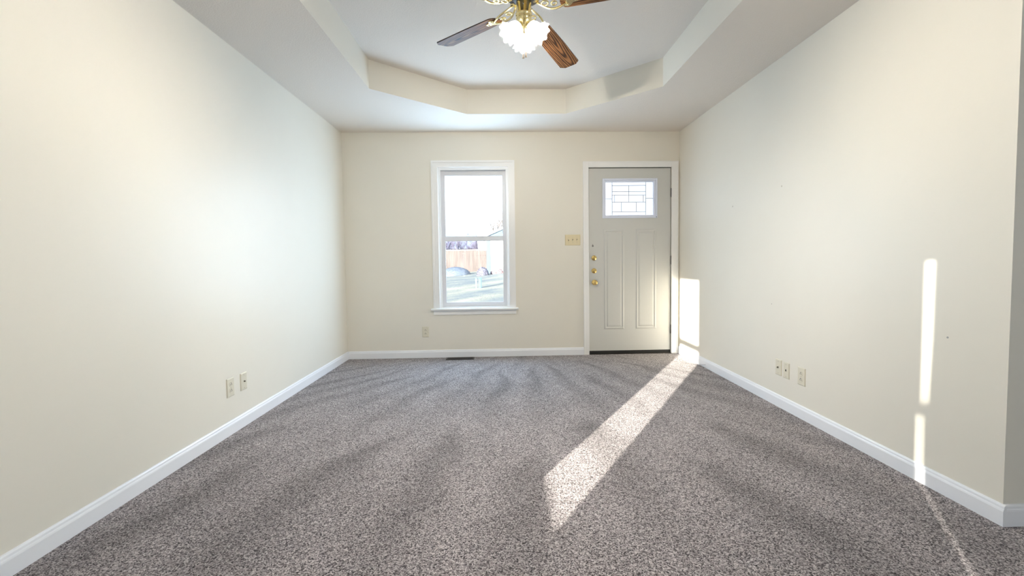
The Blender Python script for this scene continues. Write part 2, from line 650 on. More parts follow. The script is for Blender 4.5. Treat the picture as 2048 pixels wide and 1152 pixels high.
# baseboards: profile swept along a straight run
def baseboard(name, p0, p1, nrm):
    """p0->p1 along the wall foot, nrm = into the room"""
    prof = [(0, 0), (0.014, 0), (0.014, 0.060), (0.0125, 0.066), (0.0105, 0.070), (0.0095, 0.078), (0.006, 0.083), (0, 0.084)]
    bm = bmesh.new()
    rings = []
    for p in (p0, p1):
        rings.append([bm.verts.new((p[0] + nrm[0] * d, p[1] + nrm[1] * d, z + 0.001)) for d, z in prof])
    k = len(prof)
    for i in range(k):
        bm.faces.new((rings[0][i], rings[0][(i + 1) % k], rings[1][(i + 1) % k], rings[1][i]))
    bm.faces.new(rings[0])
    bm.faces.new(rings[1][::-1])
    return struct(obj(name, bm, M_TRIM))


baseboard('baseboard_left', (XL, YB), (XL, D), (1, 0))
baseboard('baseboard_far', (XL + 0.014, D), (0.876, D), (0, -1))
baseboard('baseboard_right', (XR, YE - 0.014), (XR, D), (-1, 0))
baseboard('baseboard_return', (XR, YE), (XO, YE), (0, -1))


# ================================================================== windows
def frame4(bm, u0, u1, z0, z1, wl, wr, wb, wt, d0, d1):
    """rectangular frame in local coordinates, depth d0..d1 (y)"""
    box(bm, u0, u0 + wl, d0, d1, z0, z1)
    box(bm, u1 - wr, u1, d0, d1, z0, z1)
    box(bm, u0 + wl, u1 - wr, d0, d1, z0, z0 + wb)
    box(bm, u0 + wl, u1 - wr, d0, d1, z1 - wt, z1)


def make_window(name, loc, rotz):
    """double-hung window; local x along wall, y outward, inner wall face at y=0"""
    r = struct(empty(name, loc, rotz))
    # jamb liner box inside the rough opening
    bm = bmesh.new()
    frame4(bm, -WIN_U, WIN_U, WIN_Z0, WIN_Z1, 0.022, 0.022, 0.012, 0.022, 0.001, TH)
    obj('jamb', bm, M_CASING, r)
    # casing on the wall: two-step flat moulding on three sides
    bm = bmesh.new()
    frame4(bm, -0.449, 0.449, 0.541, 2.135, 0.070, 0.070, 0.0001, 0.070, -0.016, -0.0005)
    frame4(bm, -0.449, 0.449, 0.541, 2.135, 0.020, 0.020, 0.0001, 0.020, -0.024, -0.016)
    frame4(bm, -0.391, 0.391, 0.541, 2.077, 0.011, 0.011, 0.0001, 0.011, -0.021, -0.016)
    obj('casing', bm, M_CASING, r, bevel=0.0015)
    boxobj('stop', (-0.368, -0.352, 0.004, 0.028, 0.557, 2.053), M_CASING, r, 0.002)
    boxobj('stop', (0.352, 0.368, 0.004, 0.028, 0.557, 2.053), M_CASING, r, 0.002)
    boxobj('stop', (-0.352, 0.352, 0.004, 0.028, 2.037, 2.053), M_CASING, r, 0.002)
    # stool and apron
    boxobj('window_sill', (-0.475, 0.475, -0.050, 0.029, 0.522, 0.541), M_CASING, r, 0.005)
    boxobj('apron', (-0.451, 0.451, -0.014, -0.0005, 0.470, 0.522), M_CASING, r, 0.003)
    # upper sash (outer track)
    bm = bmesh.new()
    frame4(bm, -0.366, 0.366, 1.275, 2.052, 0.052, 0.052, 0.045, 0.060, 0.066, 0.096)
    s1 = obj('upper_sash', bm, M_VINYL, r, bevel=0.0015)
    boxobj('pane', (-0.316, 0.316, 0.079, 0.083, 1.318, 1.994), M_PANE, s1)
    # lower sash (inner track)
    bm = bmesh.new()
    frame4(bm, -0.366, 0.366, 0.558, 1.325, 0.052, 0.052, 0.044, 0.052, 0.032, 0.062)
    s2 = obj('lower_sash', bm, M_VINYL, r, bevel=0.0015)
    boxobj('pane', (-0.316, 0.316, 0.045, 0.049, 0.600, 1.275), M_PANE, s2)
    return r


win1 = make_window('window_1', (WX, D, 0), 0)
win2 = copy_tree(win1)
win2.name = 'window_2'
win2.location = (XL, W2Y, 0)
win2.rotation_euler = (0, 0, PI / 2)
win3 = copy_tree(win1)
win3.name = 'window_3'
win3.location = (W3X, YB, 0)
win3.rotation_euler = (0, 0, PI)
# unseen plain window added to the side space for fill light
bm = bmesh.new()
frame4(bm, -2.45, -1.55, 0.8, 2.1, 0.05, 0.05, 0.05, 0.05, XO + 0.03, XO + 0.09)
box(bm, -2.40, -1.60, XO + 0.04, XO + 0.08, 1.42, 1.46)
for v in bm.verts:
    v.co = Vector((v.co.y, v.co.x, v.co.z))
w4 = struct(obj('fill_window_4', bm, M_VINYL))
# ================================================================== front door
door = struct(empty('door_1', (0, D, 0)))
# slab with the opening for the small window: X .939-1.849
LX0, LX1, LZ0, LZ1 = 1.108, 1.681, 1.520, 1.920
bm = bmesh.new()
box(bm, 0.9415, LX0, 0.012, 0.056, 0.040, 2.0475)
box(bm, LX1, 1.8465, 0.012, 0.056, 0.040, 2.0475)
box(bm, LX0, LX1, 0.012, 0.056, 0.040, LZ0)
box(bm, LX0, LX1, 0.012, 0.056, LZ1, 2.0475)
bmesh.ops.remove_doubles(bm, verts=bm.verts[:], dist=1e-5)
obj('door_slab', bm, M_DOOR, door)


def panel(x0, x1, z0, z1):
    """embossed panel: stepped moulding loops standing proud of the slab"""
    loops = [(0, 0.0), (0.004, 0.004), (0.010, 0.0062), (0.017, 0.0062), (0.022, 0.0008), (0.030, 0.0008), (0.036, 0.0040), (0.044, 0.0052)]
    bm = bmesh.new()
    prev = None
    for ins, h in loops:
        y = 0.0118 - h
        r = [bm.verts.new(p) for p in ((x0 + ins, y, z0 + ins), (x1 - ins, y, z0 + ins), (x1 - ins, y, z1 - ins), (x0 + ins, y, z1 - ins))]
        if prev:
            for k in range(4):
                bm.faces.new((prev[k], prev[(k + 1) % 4], r[(k + 1) % 4], r[k]))
        prev = r
    bm.faces.new(prev)
    return obj('panel', bm, M_DOOR, door)


panel(1.108, 1.330, 0.280, 1.382)
panel(1.462, 1.688, 0.280, 1.382)

# small leaded window: raised frame, glass, lead lines
bm = bmesh.new()
frame4(bm, 1.091, 1.698, 1.504, 1.936, 0.020, 0.020, 0.020, 0.020, -0.002, 0.0119)
frame4(bm, 1.111, 1.678, 1.524, 1.916, 0.015, 0.021, 0.013, 0.016, 0.006, 0.045)
lf = obj('lite_frame', bm, M_LITEFRAME, door, bevel=0.003)
gx0, gx1, gz0, gz1 = 1.124, 1.659, 1.535, 1.902
boxobj('leaded_glass', (gx0 - 0.01, gx1 + 0.01, 0.030, 0.036, gz0 - 0.008, gz1 + 0.008), M_LITE, lf)
bm = bmesh.new()


def gpx(u):
    return gx0 + (u - 222) / (1230 - 222) * (gx1 - gx0)


def gpz(v):
    return gz1 - (v - 255) / (945 - 255) * (gz1 - gz0)


def came(u0, v0, u1, v1, wd=0.0044):
    xa, xb, za, zb = gpx(u0), gpx(u1), gpz(v1), gpz(v0)
    if abs(u1 - u0) < abs(v1 - v0):
        box(bm, xa - wd / 2, xa + wd / 2, 0.026, 0.0295, za, zb)
    else:
        box(bm, xa, xb, 0.0255, 0.0295, za - wd / 2, za + wd / 2)


for c in ((370, 250, 370, 950), (1072, 250, 1072, 950), (222, 602, 370, 602), (1072, 596, 1230, 596),
          (370, 330, 1072, 330), (370, 456, 1072, 456), (370, 528, 1072, 528), (370, 672, 1072, 672), (370, 868, 1072, 868),
          (718, 330, 718, 672), (420, 528, 420, 672), (1022, 528, 1022, 672), (565, 672, 565, 868), (875, 672, 875, 868)):
    came(*c)
obj('lead_lines', bm, M_LEAD, lf)
bm = bmesh.new()
lathe(bm, [(0, 0.004), (0.004, 0.003), (0.0045, 0)], 12, Matrix.Translation((1.686, -0.002, 1.514)) @ Matrix.Rotation(PI / 2, 4, 'X'))
obj('frame_screw', bm, M_SLOT, lf)

# locks on the latch side
ROT_OUT = Matrix.Rotation(PI / 2, 4, 'X')          # local z -> -y (towards the room)


def deadbolt(x, z, tilt):
    bm = bmesh.new()
    T = Matrix.Translation((x, 0.0118, z)) @ ROT_OUT
    lathe(bm, [(0.0285, 0), (0.0285, 0.003), (0.026, 0.0065), (0.019, 0.009), (0.016, 0.013), (0.010, 0.014), (0, 0.014)], 32, T)
    o = obj('deadbolt', bm, M_BRASS, door)
    o['label'] = 'brass round deadbolt rosette'
    bm = bmesh.new()
    box(bm, -0.0062, 0.0062, -0.0185, 0.0185, 0.0, 0.020)
    bmesh.ops.transform(bm, matrix=Matrix.Translation((x, -0.002, z)) @ ROT_OUT @ Matrix.Rotation(tilt, 4, 'Z'), verts=bm.verts[:])
    obj('thumb_turn', bm, M_BRASS, o, bevel=0.003)


deadbolt(0.997, 1.071, 0.1)
deadbolt(0.997, 0.929, 1.2)
bm = bmesh.new()
lathe(bm, [(0.030, 0), (0.030, 0.004), (0.025, 0.008), (0.013, 0.012), (0.011, 0.030), (0.018, 0.036), (0.0255, 0.046), (0.027, 0.056), (0.023, 0.066), (0.012, 0.070), (0, 0.0705)],
      36, Matrix.Translation((0.999, 0.0118, 0.802)) @ ROT_OUT)
k = obj('door_knob', bm, M_BRASS, door)
k['label'] = 'round polished brass knob'
bm = bmesh.new()
box(bm, 0.9372, 0.9414, 0.008, 0.0188, 0.770, 0.830)
obj('latch_plate', bm, M_BRASS, door)
bm = bmesh.new()
lathe(bm, [(0.0095, 0), (0.0095, 0.002), (0.006, 0.003), (0, 0.003)], 18, Matrix.Translation((0.984, 0.0118, 1.203)) @ ROT_OUT)
box(bm, 0.981, 0.987, 0.0085, 0.0118, 1.203, 1.222)
obj('old_chain_mount', bm, simple('tarnished_grey_metal', (0.22, 0.21, 0.20), 0.5, 0.6), door)
# hinges
for hz in (1.778, 1.038, 0.271):
    bm = bmesh.new()
    tube(bm, [(1.8505, 0.004, hz - 0.048), (1.8505, 0.004, hz + 0.048)], 0.0065, 12)
    for q in (-0.0192, 0.0, 0.0192):
        lathe(bm, [(0.0072, q - 0.0015), (0.0072, q + 0.0015)], 12, Matrix.Translation((1.8505, 0.004, hz)))
    box(bm, 1.8505, 1.8600, 0.000, 0.003, hz - 0.045, hz + 0.045)
    obj('hinge', bm, M_HINGE, door)
boxobj('door_sweep', (0.9415, 1.8465, 0.014, 0.052, 0.008, 0.0398), M_BLACK, door)
# jamb, dark weatherstrip behind the gap, casing
bm = bmesh.new()
box(bm, 0.9355, 0.9411, 0.019, 0.060, 0.008, 2.0555)
box(bm, 1.8469, 1.8525, 0.019, 0.060, 0.008, 2.0555)
box(bm, 0.9411, 1.8469, 0.019, 0.060, 2.0479, 2.0555)
obj('weatherstrip', bm, M_BLACK, door)
boxobj('threshold', (0.9355, 1.8525, 0.0, 0.14, 0.0005, 0.0075), M_DARK, door)
casing = struct(empty('trim_1', (0, D, 0)))
bm = bmesh.new()
box(bm, 0.876, 0.9365, -0.016, -0.0005, 0.002, 2.118)
box(bm, 1.8515, 1.924, -0.016, -0.0005, 0.002, 2.118)
box(bm, 0.9365, 1.8515, -0.016, -0.0005, 2.0535, 2.118)
box(bm, 0.876, 0.890, -0.021, -0.016, 0.002, 2.118)
box(bm, 1.910, 1.924, -0.021, -0.016, 0.002, 2.118)
box(bm, 0.890, 1.910, -0.021, -0.016, 2.104, 2.118)
obj('door_casing', bm, M_CASING, casing, bevel=0.002)


# ================================================================== plates on the walls
def plate(bm, wd, ht, th=0.006):
    """cover plate: bevelled front, local x across, z up, front towards -y"""
    loops = [(0, 0.0), (0, -0.0025), (0.0025, -0.005), (0.0055, -th)]
    prev = None
    for ins, y in loops:
        a, b = wd / 2 - ins, ht / 2 - ins
        r = [bm.verts.new(p) for p in ((-a, y, -b), (a, y, -b), (a, y, b), (-a, y, b))]
        if prev:
            for k in range(4):
                bm.faces.new((prev[k], prev[(k + 1) % 4], r[(k + 1) % 4], r[k]))
        else:
            bm.faces.new(r[::-1])
        prev = r
    bm.faces.new(prev)


def screw(parent, x, z, y=-0.006):
    bm = bmesh.new()
    lathe(bm, [(0, 0.0012), (0.0024, 0.0009), (0.0030, 0)], 12, Matrix.Translation((x, y, z)) @ ROT_OUT)
    return obj('screw', bm, M_SCREW, parent)


def make_outlet(label, loc, rotz, mat=M_IVORY, group='duplex power outlets low on the walls'):
    r = tag(empty('wall_outlet', loc, rotz), label, 'outlet', group)
    bm = bmesh.new()
    plate(bm, 0.074, 0.117)
    obj('cover_plate', bm, mat, r)
    for s in (1, -1):
        bm = bmesh.new()
        pts = []
        for kx in range(24):
            a = 2 * PI * kx / 24
            x, z = 0.0172 * math.cos(a), 0.0172 * math.sin(a)
            pts.append((x, max(-0.0142, min(0.0142, z))))
        f0 = [bm.verts.new((x, -0.0058, z + s * 0.0195)) for x, z in pts]
        f1 = [bm.verts.new((x * 0.97, -0.0078, z * 0.97 + s * 0.0195)) for x, z in pts]
        for i in range(24):
            bm.faces.new((f0[i], f0[(i + 1) % 24], f1[(i + 1) % 24], f1[i]))
        bm.faces.new(f1)
        rec = obj('receptacle', bm, mat, r)
        zc = s * 0.0195
        boxobj('slot', (-0.0078, -0.0050, -0.0082, -0.0077, zc - 0.007, zc + 0.003), M_SLOT, rec)
        boxobj('slot', (0.0050, 0.0078, -0.0082, -0.0077, zc - 0.007, zc + 0.003), M_SLOT, rec)
        bm = bmesh.new()
        lathe(bm, [(0.0032, 0), (0.0032, 0.0005), (0, 0.0005)], 12, Matrix.Translation((0, -0.0077, zc + 0.0075)) @ ROT_OUT)
        obj('ground_hole', bm, M_SLOT, rec)
    screw(r, 0, 0)
    return r


make_outlet('ivory duplex power outlet on the far wall, below the window', (-0.862, D - 0.0003, 0.286), 0)
make_outlet('ivory duplex power outlet on the left wall, beside a coax plate', (XL + 0.0003, 2.868, 0.292), PI / 2)
make_outlet('ivory duplex power outlet on the right wall, nearest the camera of three plates', (XR - 0.0003, 2.900, 0.277), -PI / 2)


def coax(label, loc, rotz):
    r = tag(empty('coax_plate', loc, rotz), label, 'wall plate', 'coax plates low on the side walls')
    bm = bmesh.new()
    plate(bm, 0.070, 0.112)
    obj('cover_plate', bm, M_IVORY, r)
    bm = bmesh.new()
    lathe(bm, [(0.0062, 0), (0.0062, 0.0015), (0.0046, 0.0016), (0.0046, 0.008), (0.0022, 0.0082), (0.0015, 0.004)], 6, Matrix.Translation((0, -0.006, 0)) @ ROT_OUT, False)
    obj('coax_jack', bm, simple('jack_metal', (0.20, 0.17, 0.12), 0.35, 0.8), r)
    screw(r, 0, 0.042)
    screw(r, 0, -0.042)
    return r


coax('plain ivory coax plate on the left wall, right of the power outlet', (XL + 0.0003, 3.013, 0.292), PI / 2)
coax('plain ivory coax plate on the right wall, nearest the door of three plates', (XR - 0.0003, 3.150, 0.280), -PI / 2)

ph = tag(empty('phone_jack_plate', (XR - 0.0003, 3.061, 0.277), -PI / 2), 'ivory phone jack plate with dark square socket, middle of three on right wall', 'wall plate')
bm = bmesh.new()
plate(bm, 0.066, 0.110)
obj('cover_plate', bm, M_IVORY, ph)
bm = bmesh.new()
box(bm, -0.0065, 0.0065, -0.0066, -0.0060, -0.0055, 0.0065)
box(bm, -0.0030, 0.0030, -0.0066, -0.0060, 0.0065, 0.0095)
obj('jack_socket', bm, M_SLOT, ph)
screw(ph, 0, 0.041)
screw(ph, 0, -0.041)

sw = tag(empty('light_switch', (0.760, D - 0.0003, 1.2705), 0), 'almond three-gang toggle switch plate on far wall, left of the door', 'light switch')
bm = bmesh.new()
plate(bm, 0.168, 0.117)
obj('cover_plate', bm, M_ALMOND, sw)
for i, (sx_, upd) in enumerate(((-0.046, 1), (0, -1), (0.046, -1))):
    bm = bmesh.new()
    box(bm, sx_ - 0.0055, sx_ + 0.0055, -0.0064, -0.0058, -0.012, 0.012)
    hole = obj('toggle_slot', bm, simple('toggle_slot_shadow', (0.26, 0.21, 0.12), 0.6), sw)
    bm = bmesh.new()
    box(bm, -0.0040, 0.0040, -0.014, 0.0, -0.0045, 0.0045)
    bmesh.ops.transform(bm, matrix=Matrix.Translation((sx_, -0.0060, 0.002 * upd)) @ Matrix.Rotation(-0.45 * upd, 4, 'X'), verts=bm.verts[:])
    obj('toggle', bm, M_ALMOND, hole, bevel=0.001)
    for s in (1, -1):
        screw(sw, sx_, s * 0.030)

# floor register by the far baseboard
vent = tag(empty('floor_vent', (-0.482, 4.920, 0)), 'dark brown metal floor vent in the carpet below the window', 'floor vent')
bm = bmesh.new()
frame4(bm, -0.150, 0.150, 0, 0, 0, 0, 0, 0, 0, 0) if False else None
for b in ((-0.150, 0.150, -0.056, -0.044, 0.0, 0.006), (-0.150, 0.150, 0.044, 0.056, 0.0, 0.006),
          (-0.150, -0.136, -0.044, 0.044, 0.0, 0.006), (0.136, 0.150, -0.044, 0.044, 0.0, 0.006)):
    box(bm, *b)
obj('vent_frame', bm, M_DARK, vent, bevel=0.0015)
bm = bmesh.new()
box(bm, -0.136, 0.136, -0.044, 0.044, 0.0002, 0.0008)
obj('vent_damper', bm, M_BLACK, vent)
bm = bmesh.new()
for i in range(24):
    x = -0.130 + i * 0.0113
    box(bm, x, x + 0.003, -0.044, 0.044, 0.0008, 0.0050)
box(bm, -0.136, 0.136, -0.002, 0.002, 0.0009, 0.0054)
obj('louvers', bm, M_DARK, vent)

# small white door stop on the right baseboard
ds = tag(empty('door_stop', (XR - 0.014, 4.30, 0.035), 0), 'small white spring door stop on the right baseboard near the door', 'door stop')
bm = bmesh.new()
pts = []
for i in range(120):
    a = i * 2 * PI / 8
    pts.append((-0.004 - 0.055 * i / 119, 0.0045 * math.cos(a), 0.0045 * math.sin(a)))
tube(bm, pts, 0.0011, 6)
obj('spring', bm, M_TRIM, ds)
bm = bmesh.new()
lathe(bm, [(0.007, 0), (0.007, 0.003), (0.005, 0.006), (0, 0.006)], 16, Matrix.Rotation(-PI / 2, 4, 'Y'))
obj('mounting_cup', bm, M_TRIM, ds)
bm = bmesh.new()
lathe(bm, [(0.0065, 0), (0.007, 0.006), (0.005, 0.012), (0, 0.013)], 16, Matrix.Translation((-0.058, 0, 0)) @ Matrix.Rotation(-PI / 2, 4, 'Y'))
obj('rubber_tip', bm, M_TRIM, ds)

# ================================================================== ceiling fan
FX, FY, FH = 0.118, 2.3317, 2.3084
fan = tag(empty('ceiling_fan', (FX, FY, H + TRAY)), 'brass ceiling fan with oak blades and lit tulip glass lamps in the ceiling tray', 'ceiling fan')
ZT = H + TRAY


def fz(z):
    return z - ZT                                   # world height -> fan local


bm = bmesh.new()
lathe(bm, [(0, 0), (0.068, 0), (0.068, -0.006), (0.058, -0.030), (0.036, -0.052), (0.018, -0.060), (0, -0.060)], 40)
obj('canopy', bm, M_FANBRASS, fan)
bm = bmesh.new()
tube(bm, [(0, 0, -0.055), (0, 0, fz(2.505))], 0.011, 20)
obj('downrod', bm, M_FANBRASS, fan)
bm = bmesh.new()
lathe(bm, [(0, fz(2.515)), (0.030, fz(2.515)), (0.055, fz(2.505)), (0.098, fz(2.475)), (0.112, fz(2.455)), (0.112, fz(2.400)), (0.106, fz(2.388)), (0.085, fz(2.372)), (0.085, fz(2.368))], 48)
mh = obj('motor_housing', bm, M_FANBRASS, fan)
bm = bmesh.new()
lathe(bm, [(0.084, fz(2.371)), (0.080, fz(2.356)), (0.062, fz(2.346)), (0.040, fz(2.340)), (0, fz(2.340))], 40)
obj('motor_plate', bm, M_MOTOR, mh)

R_TIP, HW, CH = 0.6731, 0.0605, 0.0255
PHI, BP = 1.0663, -0.1785
rises = {1: 0.0593, 0: -0.0523, -1: 0.0827, 2: 0.03, 3: 0.03}
offs = {1: 0.0111, 0: 0.0085, -1: -0.0196, 2: 0, 3: 0}


def blade_mesh():
    """blade along local x, flat, thickness 6 mm; rounded at the root, clipped corners at the tip"""
    out = []
    for kx in range(9):                             # rounded root
        a = PI / 2 + PI * kx / 8
        out.append((0.215 + 0.036 * math.cos(a), 0.050 * math.sin(a)))
    out += [(0.40, -0.0575), (R_TIP - CH, -HW), (R_TIP, -HW + CH), (R_TIP, HW - CH), (R_TIP - CH, HW), (0.40, 0.0575)]
    bm = bmesh.new()
    lo_ = [bm.verts.new((x, y, -0.003)) for x, y in out]
    hi_ = [bm.verts.new((x, y, 0.003)) for x, y in out]
    bm.faces.new(lo_[::-1])
    bm.faces.new(hi_)
    m_ = len(out)
    for i in range(m_):
        f = bm.faces.new((lo_[i], lo_[(i + 1) % m_], hi_[(i + 1) % m_], hi_[i]))
        f.material_index = 1
    return bm


def iron_mesh(rise):
    """cast bracket: two curved arms forming an open loop and a leaf plate under the blade"""
    bm = bmesh.new()
    z0 = 0.027                                      # at the motor, above the blade plane
    for s in (1, -1):
        pts = []
        for i in range(15):
            u = i / 14
            x = 0.062 + 0.150 * u
            y = s * (0.012 + 0.026 * math.sin(PI * u) ** 1.2)
            z = z0 * (1 - u) ** 1.6 - 0.0085 * u + 0.008 * math.sin(PI * u) * (-1)
            pts.append((x, y, z))
        tube(bm, pts, 0.0055, 8)
    # hub lug
    box(bm, 0.048, 0.075, -0.016, 0.016, z0 + 0.001, z0 + 0.009)
    # scroll rings inside the loop
    for (cx_, cy_, rr_) in ((0.105, 0.0, 0.016), (0.150, 0.0, 0.013)):
        pts = [(cx_ + rr_ * math.cos(2 * PI * i / 20), cy_ + rr_ * math.sin(2 * PI * i / 20), z0 * (1 - (cx_ - 0.062) / 0.15) ** 1.6 - 0.012) for i in range(21)]
        tube(bm, pts, 0.0042, 8, caps=False)
    # leaf plate under the blade root: three lobes
    lob = []
    for i in range(48):
        a = 2 * PI * i / 48
        r_ = 0.030 + 0.010 * math.cos(3 * a)
        lob.append((0.232 + 1.15 * r_ * math.cos(a), 1.05 * r_ * math.sin(a)))
    t0 = [bm.verts.new((x, y, -0.0032)) for x, y in lob]
    t1 = [bm.verts.new((x, y, -0.0065)) for x, y in lob]
    t2 = [bm.verts.new((0.232 + (x - 0.232) * 0.82, y * 0.82, -0.0085)) for x, y in lob]
    for i in range(48):
        j = (i + 1) % 48
        bm.faces.new((t0[i], t0[j], t1[j], t1[i]))
        bm.faces.new((t1[i], t1[j], t2[j], t2[i])).smooth = True
    bm.faces.new(t0)
    bm.faces.new(t2[::-1])
    for (sx_, sy_) in ((0.258, 0.0), (0.218, 0.022), (0.218, -0.022)):
        lathe(bm, [(0.0055, -0.0085), (0.0050, -0.0105), (0, -0.0115)], 12, Matrix.Translation((sx_, sy_, 0)))
    return bm


for kx in (0, 1, 2, 3, -1):
    az = PHI + kx * 2 * PI / 5 + offs[kx]
    bl = obj('blade', blade_mesh(), [M_OAK, M_BLADE_EDGE], fan)
    droop = -rises[kx]
    bl.rotation_euler = (Matrix.Rotation(az, 3, 'Z') @ Matrix.Rotation(droop, 3, 'Y') @ Matrix.Rotation(BP, 3, 'X')).to_euler()
    bl.location = (0, 0, fz(FH) + 0.003)
    ir = obj('blade_iron', iron_mesh(0), M_FANBRASS, bl)
    ir['label'] = 'open scrolled brass blade bracket'

# switch cup, fitter, finial of the light kit
bm = bmesh.new()
lathe(bm, [(0, fz(2.342)), (0.030, fz(2.342)), (0.0375, fz(2.338)), (0.0385, fz(2.332)), (0.0385, fz(2.284)), (0.041, fz(2.281)), (0.041, fz(2.274)), (0.036, fz(2.270)), (0.0385, fz(2.266)),
           (0.0385, fz(2.258)), (0.033, fz(2.246)), (0.026, fz(2.236)), (0.020, fz(2.226)), (0.016, fz(2.216)), (0.016, fz(2.205)), (0.011, fz(2.200)), (0.009, fz(2.190)), (0, fz(2.187))], 44)
cup = obj('switch_cup', bm, M_FANBRASS, fan)
for a in (0.25, PI - 0.25, -PI / 2 - 0.12):
    bm = bmesh.new()
    lathe(bm, [(0.004, 0), (0.004, 0.003), (0, 0.004)], 10, Matrix.Translation((0.0385 * math.cos(a), 0.0385 * math.sin(a), fz(2.288 if abs(a) < 3 and a > -1 else 2.312))) @ Matrix.Rotation(a, 4, 'Z') @ Matrix.Rotation(PI / 2, 4, 'Y'))
    obj('cup_screw', bm, M_SLOT, cup)
# three lamps: azimuths left-front, right-front, back
TILT = math.radians(40)                             # axis below horizontal
for az in (math.radians(212), math.radians(-32), math.radians(88)):
    ax = Vector((math.cos(az) * math.cos(TILT), math.sin(az) * math.cos(TILT), -math.sin(TILT)))
    q = ax.to_track_quat('Z', 'Y').to_matrix().to_4x4()
    base = Vector((0.022 * math.cos(az), 0.022 * math.sin(az), fz(2.222)))
    T = Matrix.Translation(base) @ q @ Matrix.Scale(0.88, 4)
    bm = bmesh.new()
    lathe(bm, [(0.0, -0.012), (0.012, -0.012), (0.017, -0.004), (0.022, 0.008), (0.0225, 0.022), (0.020, 0.024), (0.0, 0.024)], 28, T)
    hol = obj('lamp_holder', bm, M_FANBRASS, cup)
    # ruffled tulip shade, open at the end, 3 mm glass
    bm = bmesh.new()
    prof = [(0.021, 0.016), (0.0300, 0.022), (0.0385, 0.034), (0.0420, 0.050), (0.0425, 0.066), (0.0455, 0.082), (0.0530, 0.096), (0.0620, 0.106)]
    seg = 72
    rings = []
    for inner in (0, 1):
        for i, (r_, z_) in enumerate(prof if not inner else prof[::-1]):
            fl = ((i if not inner else len(prof) - 1 - i) / (len(prof) - 1)) ** 3
            ring_ = []
            for kk in range(seg):
                a = 2 * PI * kk / seg
                rr_ = (r_ - 0.0028 * inner) * (1 + 0.075 * fl * math.cos(9 * a))
                zz = z_ + 0.005 * fl * math.cos(9 * a) - 0.0012 * inner
                ring_.append(bm.verts.new(T @ Vector((rr_ * math.cos(a), rr_ * math.sin(a), zz))))
            rings.append(ring_)
    for ra, rb in zip(rings, rings[1:]):
        for kk in range(seg):
            f = bm.faces.new((ra[kk], ra[(kk + 1) % seg], rb[(kk + 1) % seg], rb[kk]))
            f.smooth = True
    gs = obj('glass_shade', bm, M_GLASS_SHADE, fan)
    gs['label'] = 'ruffled white tulip glass lamp shade'
    bm = bmesh.new()
    lathe(bm, [(0, 0.024), (0.011, 0.024), (0.012, 0.034), (0.021, 0.050), (0.0245, 0.062), (0.022, 0.074), (0.013, 0.083), (0, 0.086)], 24, T)
    obj('bulb', bm, M_BULB, gs)
# pull chains with small bell knobs
for (cx_, cy_, zb) in ((-0.007, -0.042, 2.066), (0.006, -0.043, 2.072)):
    bm = bmesh.new()
    tube(bm, [(cx_ * 0.9, -0.030, fz(2.262)), (cx_, cy_, fz(2.250)), (cx_, cy_, fz(zb))], 0.0013, 6)
    ch = obj('pull_chain', bm, M_FANBRASS, fan)
    bm = bmesh.new()
    lathe(bm, [(0, 0.022), (0.003, 0.021), (0.0036, 0.012), (0.006, 0.004), (0.0055, 0), (0, -0.001)], 16, Matrix.Translation((cx_, cy_, fz(zb) - 0.020)))
    obj('chain_knob', bm, simple('cream_chain_knob', (0.75, 0.62, 0.50), 0.35), ch)

# unseen roller shade added over the back window, edge shaped to narrow the sun slit
rs = tag(empty('sun_mask_shade', (0, YB, 0)), 'unseen white roller shade added over the back window to narrow the sun slit', 'roller shade')
bm = bmesh.new()
edge = [(-1.054, 2.22), (-1.060, 1.60), (-1.066, 1.32), (-1.079, 1.26), (-1.075, 0.40), (-0.36, 0.40), (-0.36, 2.22)]
fa = [bm.verts.new((x, 0.026, z)) for x, z in edge]
fb = [bm.verts.new((x, 0.028, z)) for x, z in edge]
for i in range(len(edge)):
    k = (i + 1) % len(edge)
    bm.faces.new((fa[i], fa[k], fb[k], fb[i]))
bm.faces.new(fa)
bm.faces.new(fb[::-1])
obj('sun_mask_cloth', bm, M_SUN_MASK_CLOTH, rs)
bm = bmesh.new()
tube(bm, [(-1.10, 0.045, 2.23), (-0.33, 0.045, 2.23)], 0.02, 20)
obj('sun_mask_roll', bm, M_SUN_MASK_CLOTH, rs)
for x in (-1.115, -0.33):
    boxobj('bracket', (x, x + 0.014, 0.0005, 0.07, 2.20, 2.26), M_TRIM, rs)

# ================================================================== outdoors
def ground_h(x, y):
    u = max(0.0, min(1.0, (y - 6) / 27.0))
    return -0.42 + 0.42 * u + 0.10 * max(0.0, x + 3.5) * u


bm = bmesh.new()
gv = {}
GXs = [-40 + i * 2.0 for i in range(41)]
GYs = [D + TH + 0.02 + j * 1.5 for j in range(38)]
for i, x in enumerate(GXs):
    for j, y in enumerate(GYs):
        gv[i, j] = bm.verts.new((x, y, min(ground_h(x, y), 1.6)))
for i in range(len(GXs) - 1):
    for j in range(len(GYs) - 1):
        bm.faces.new((gv[i, j], gv[i + 1, j], gv[i + 1, j + 1], gv[i, j + 1])).smooth = True
struct(obj('lawn', bm, M_GRASS))

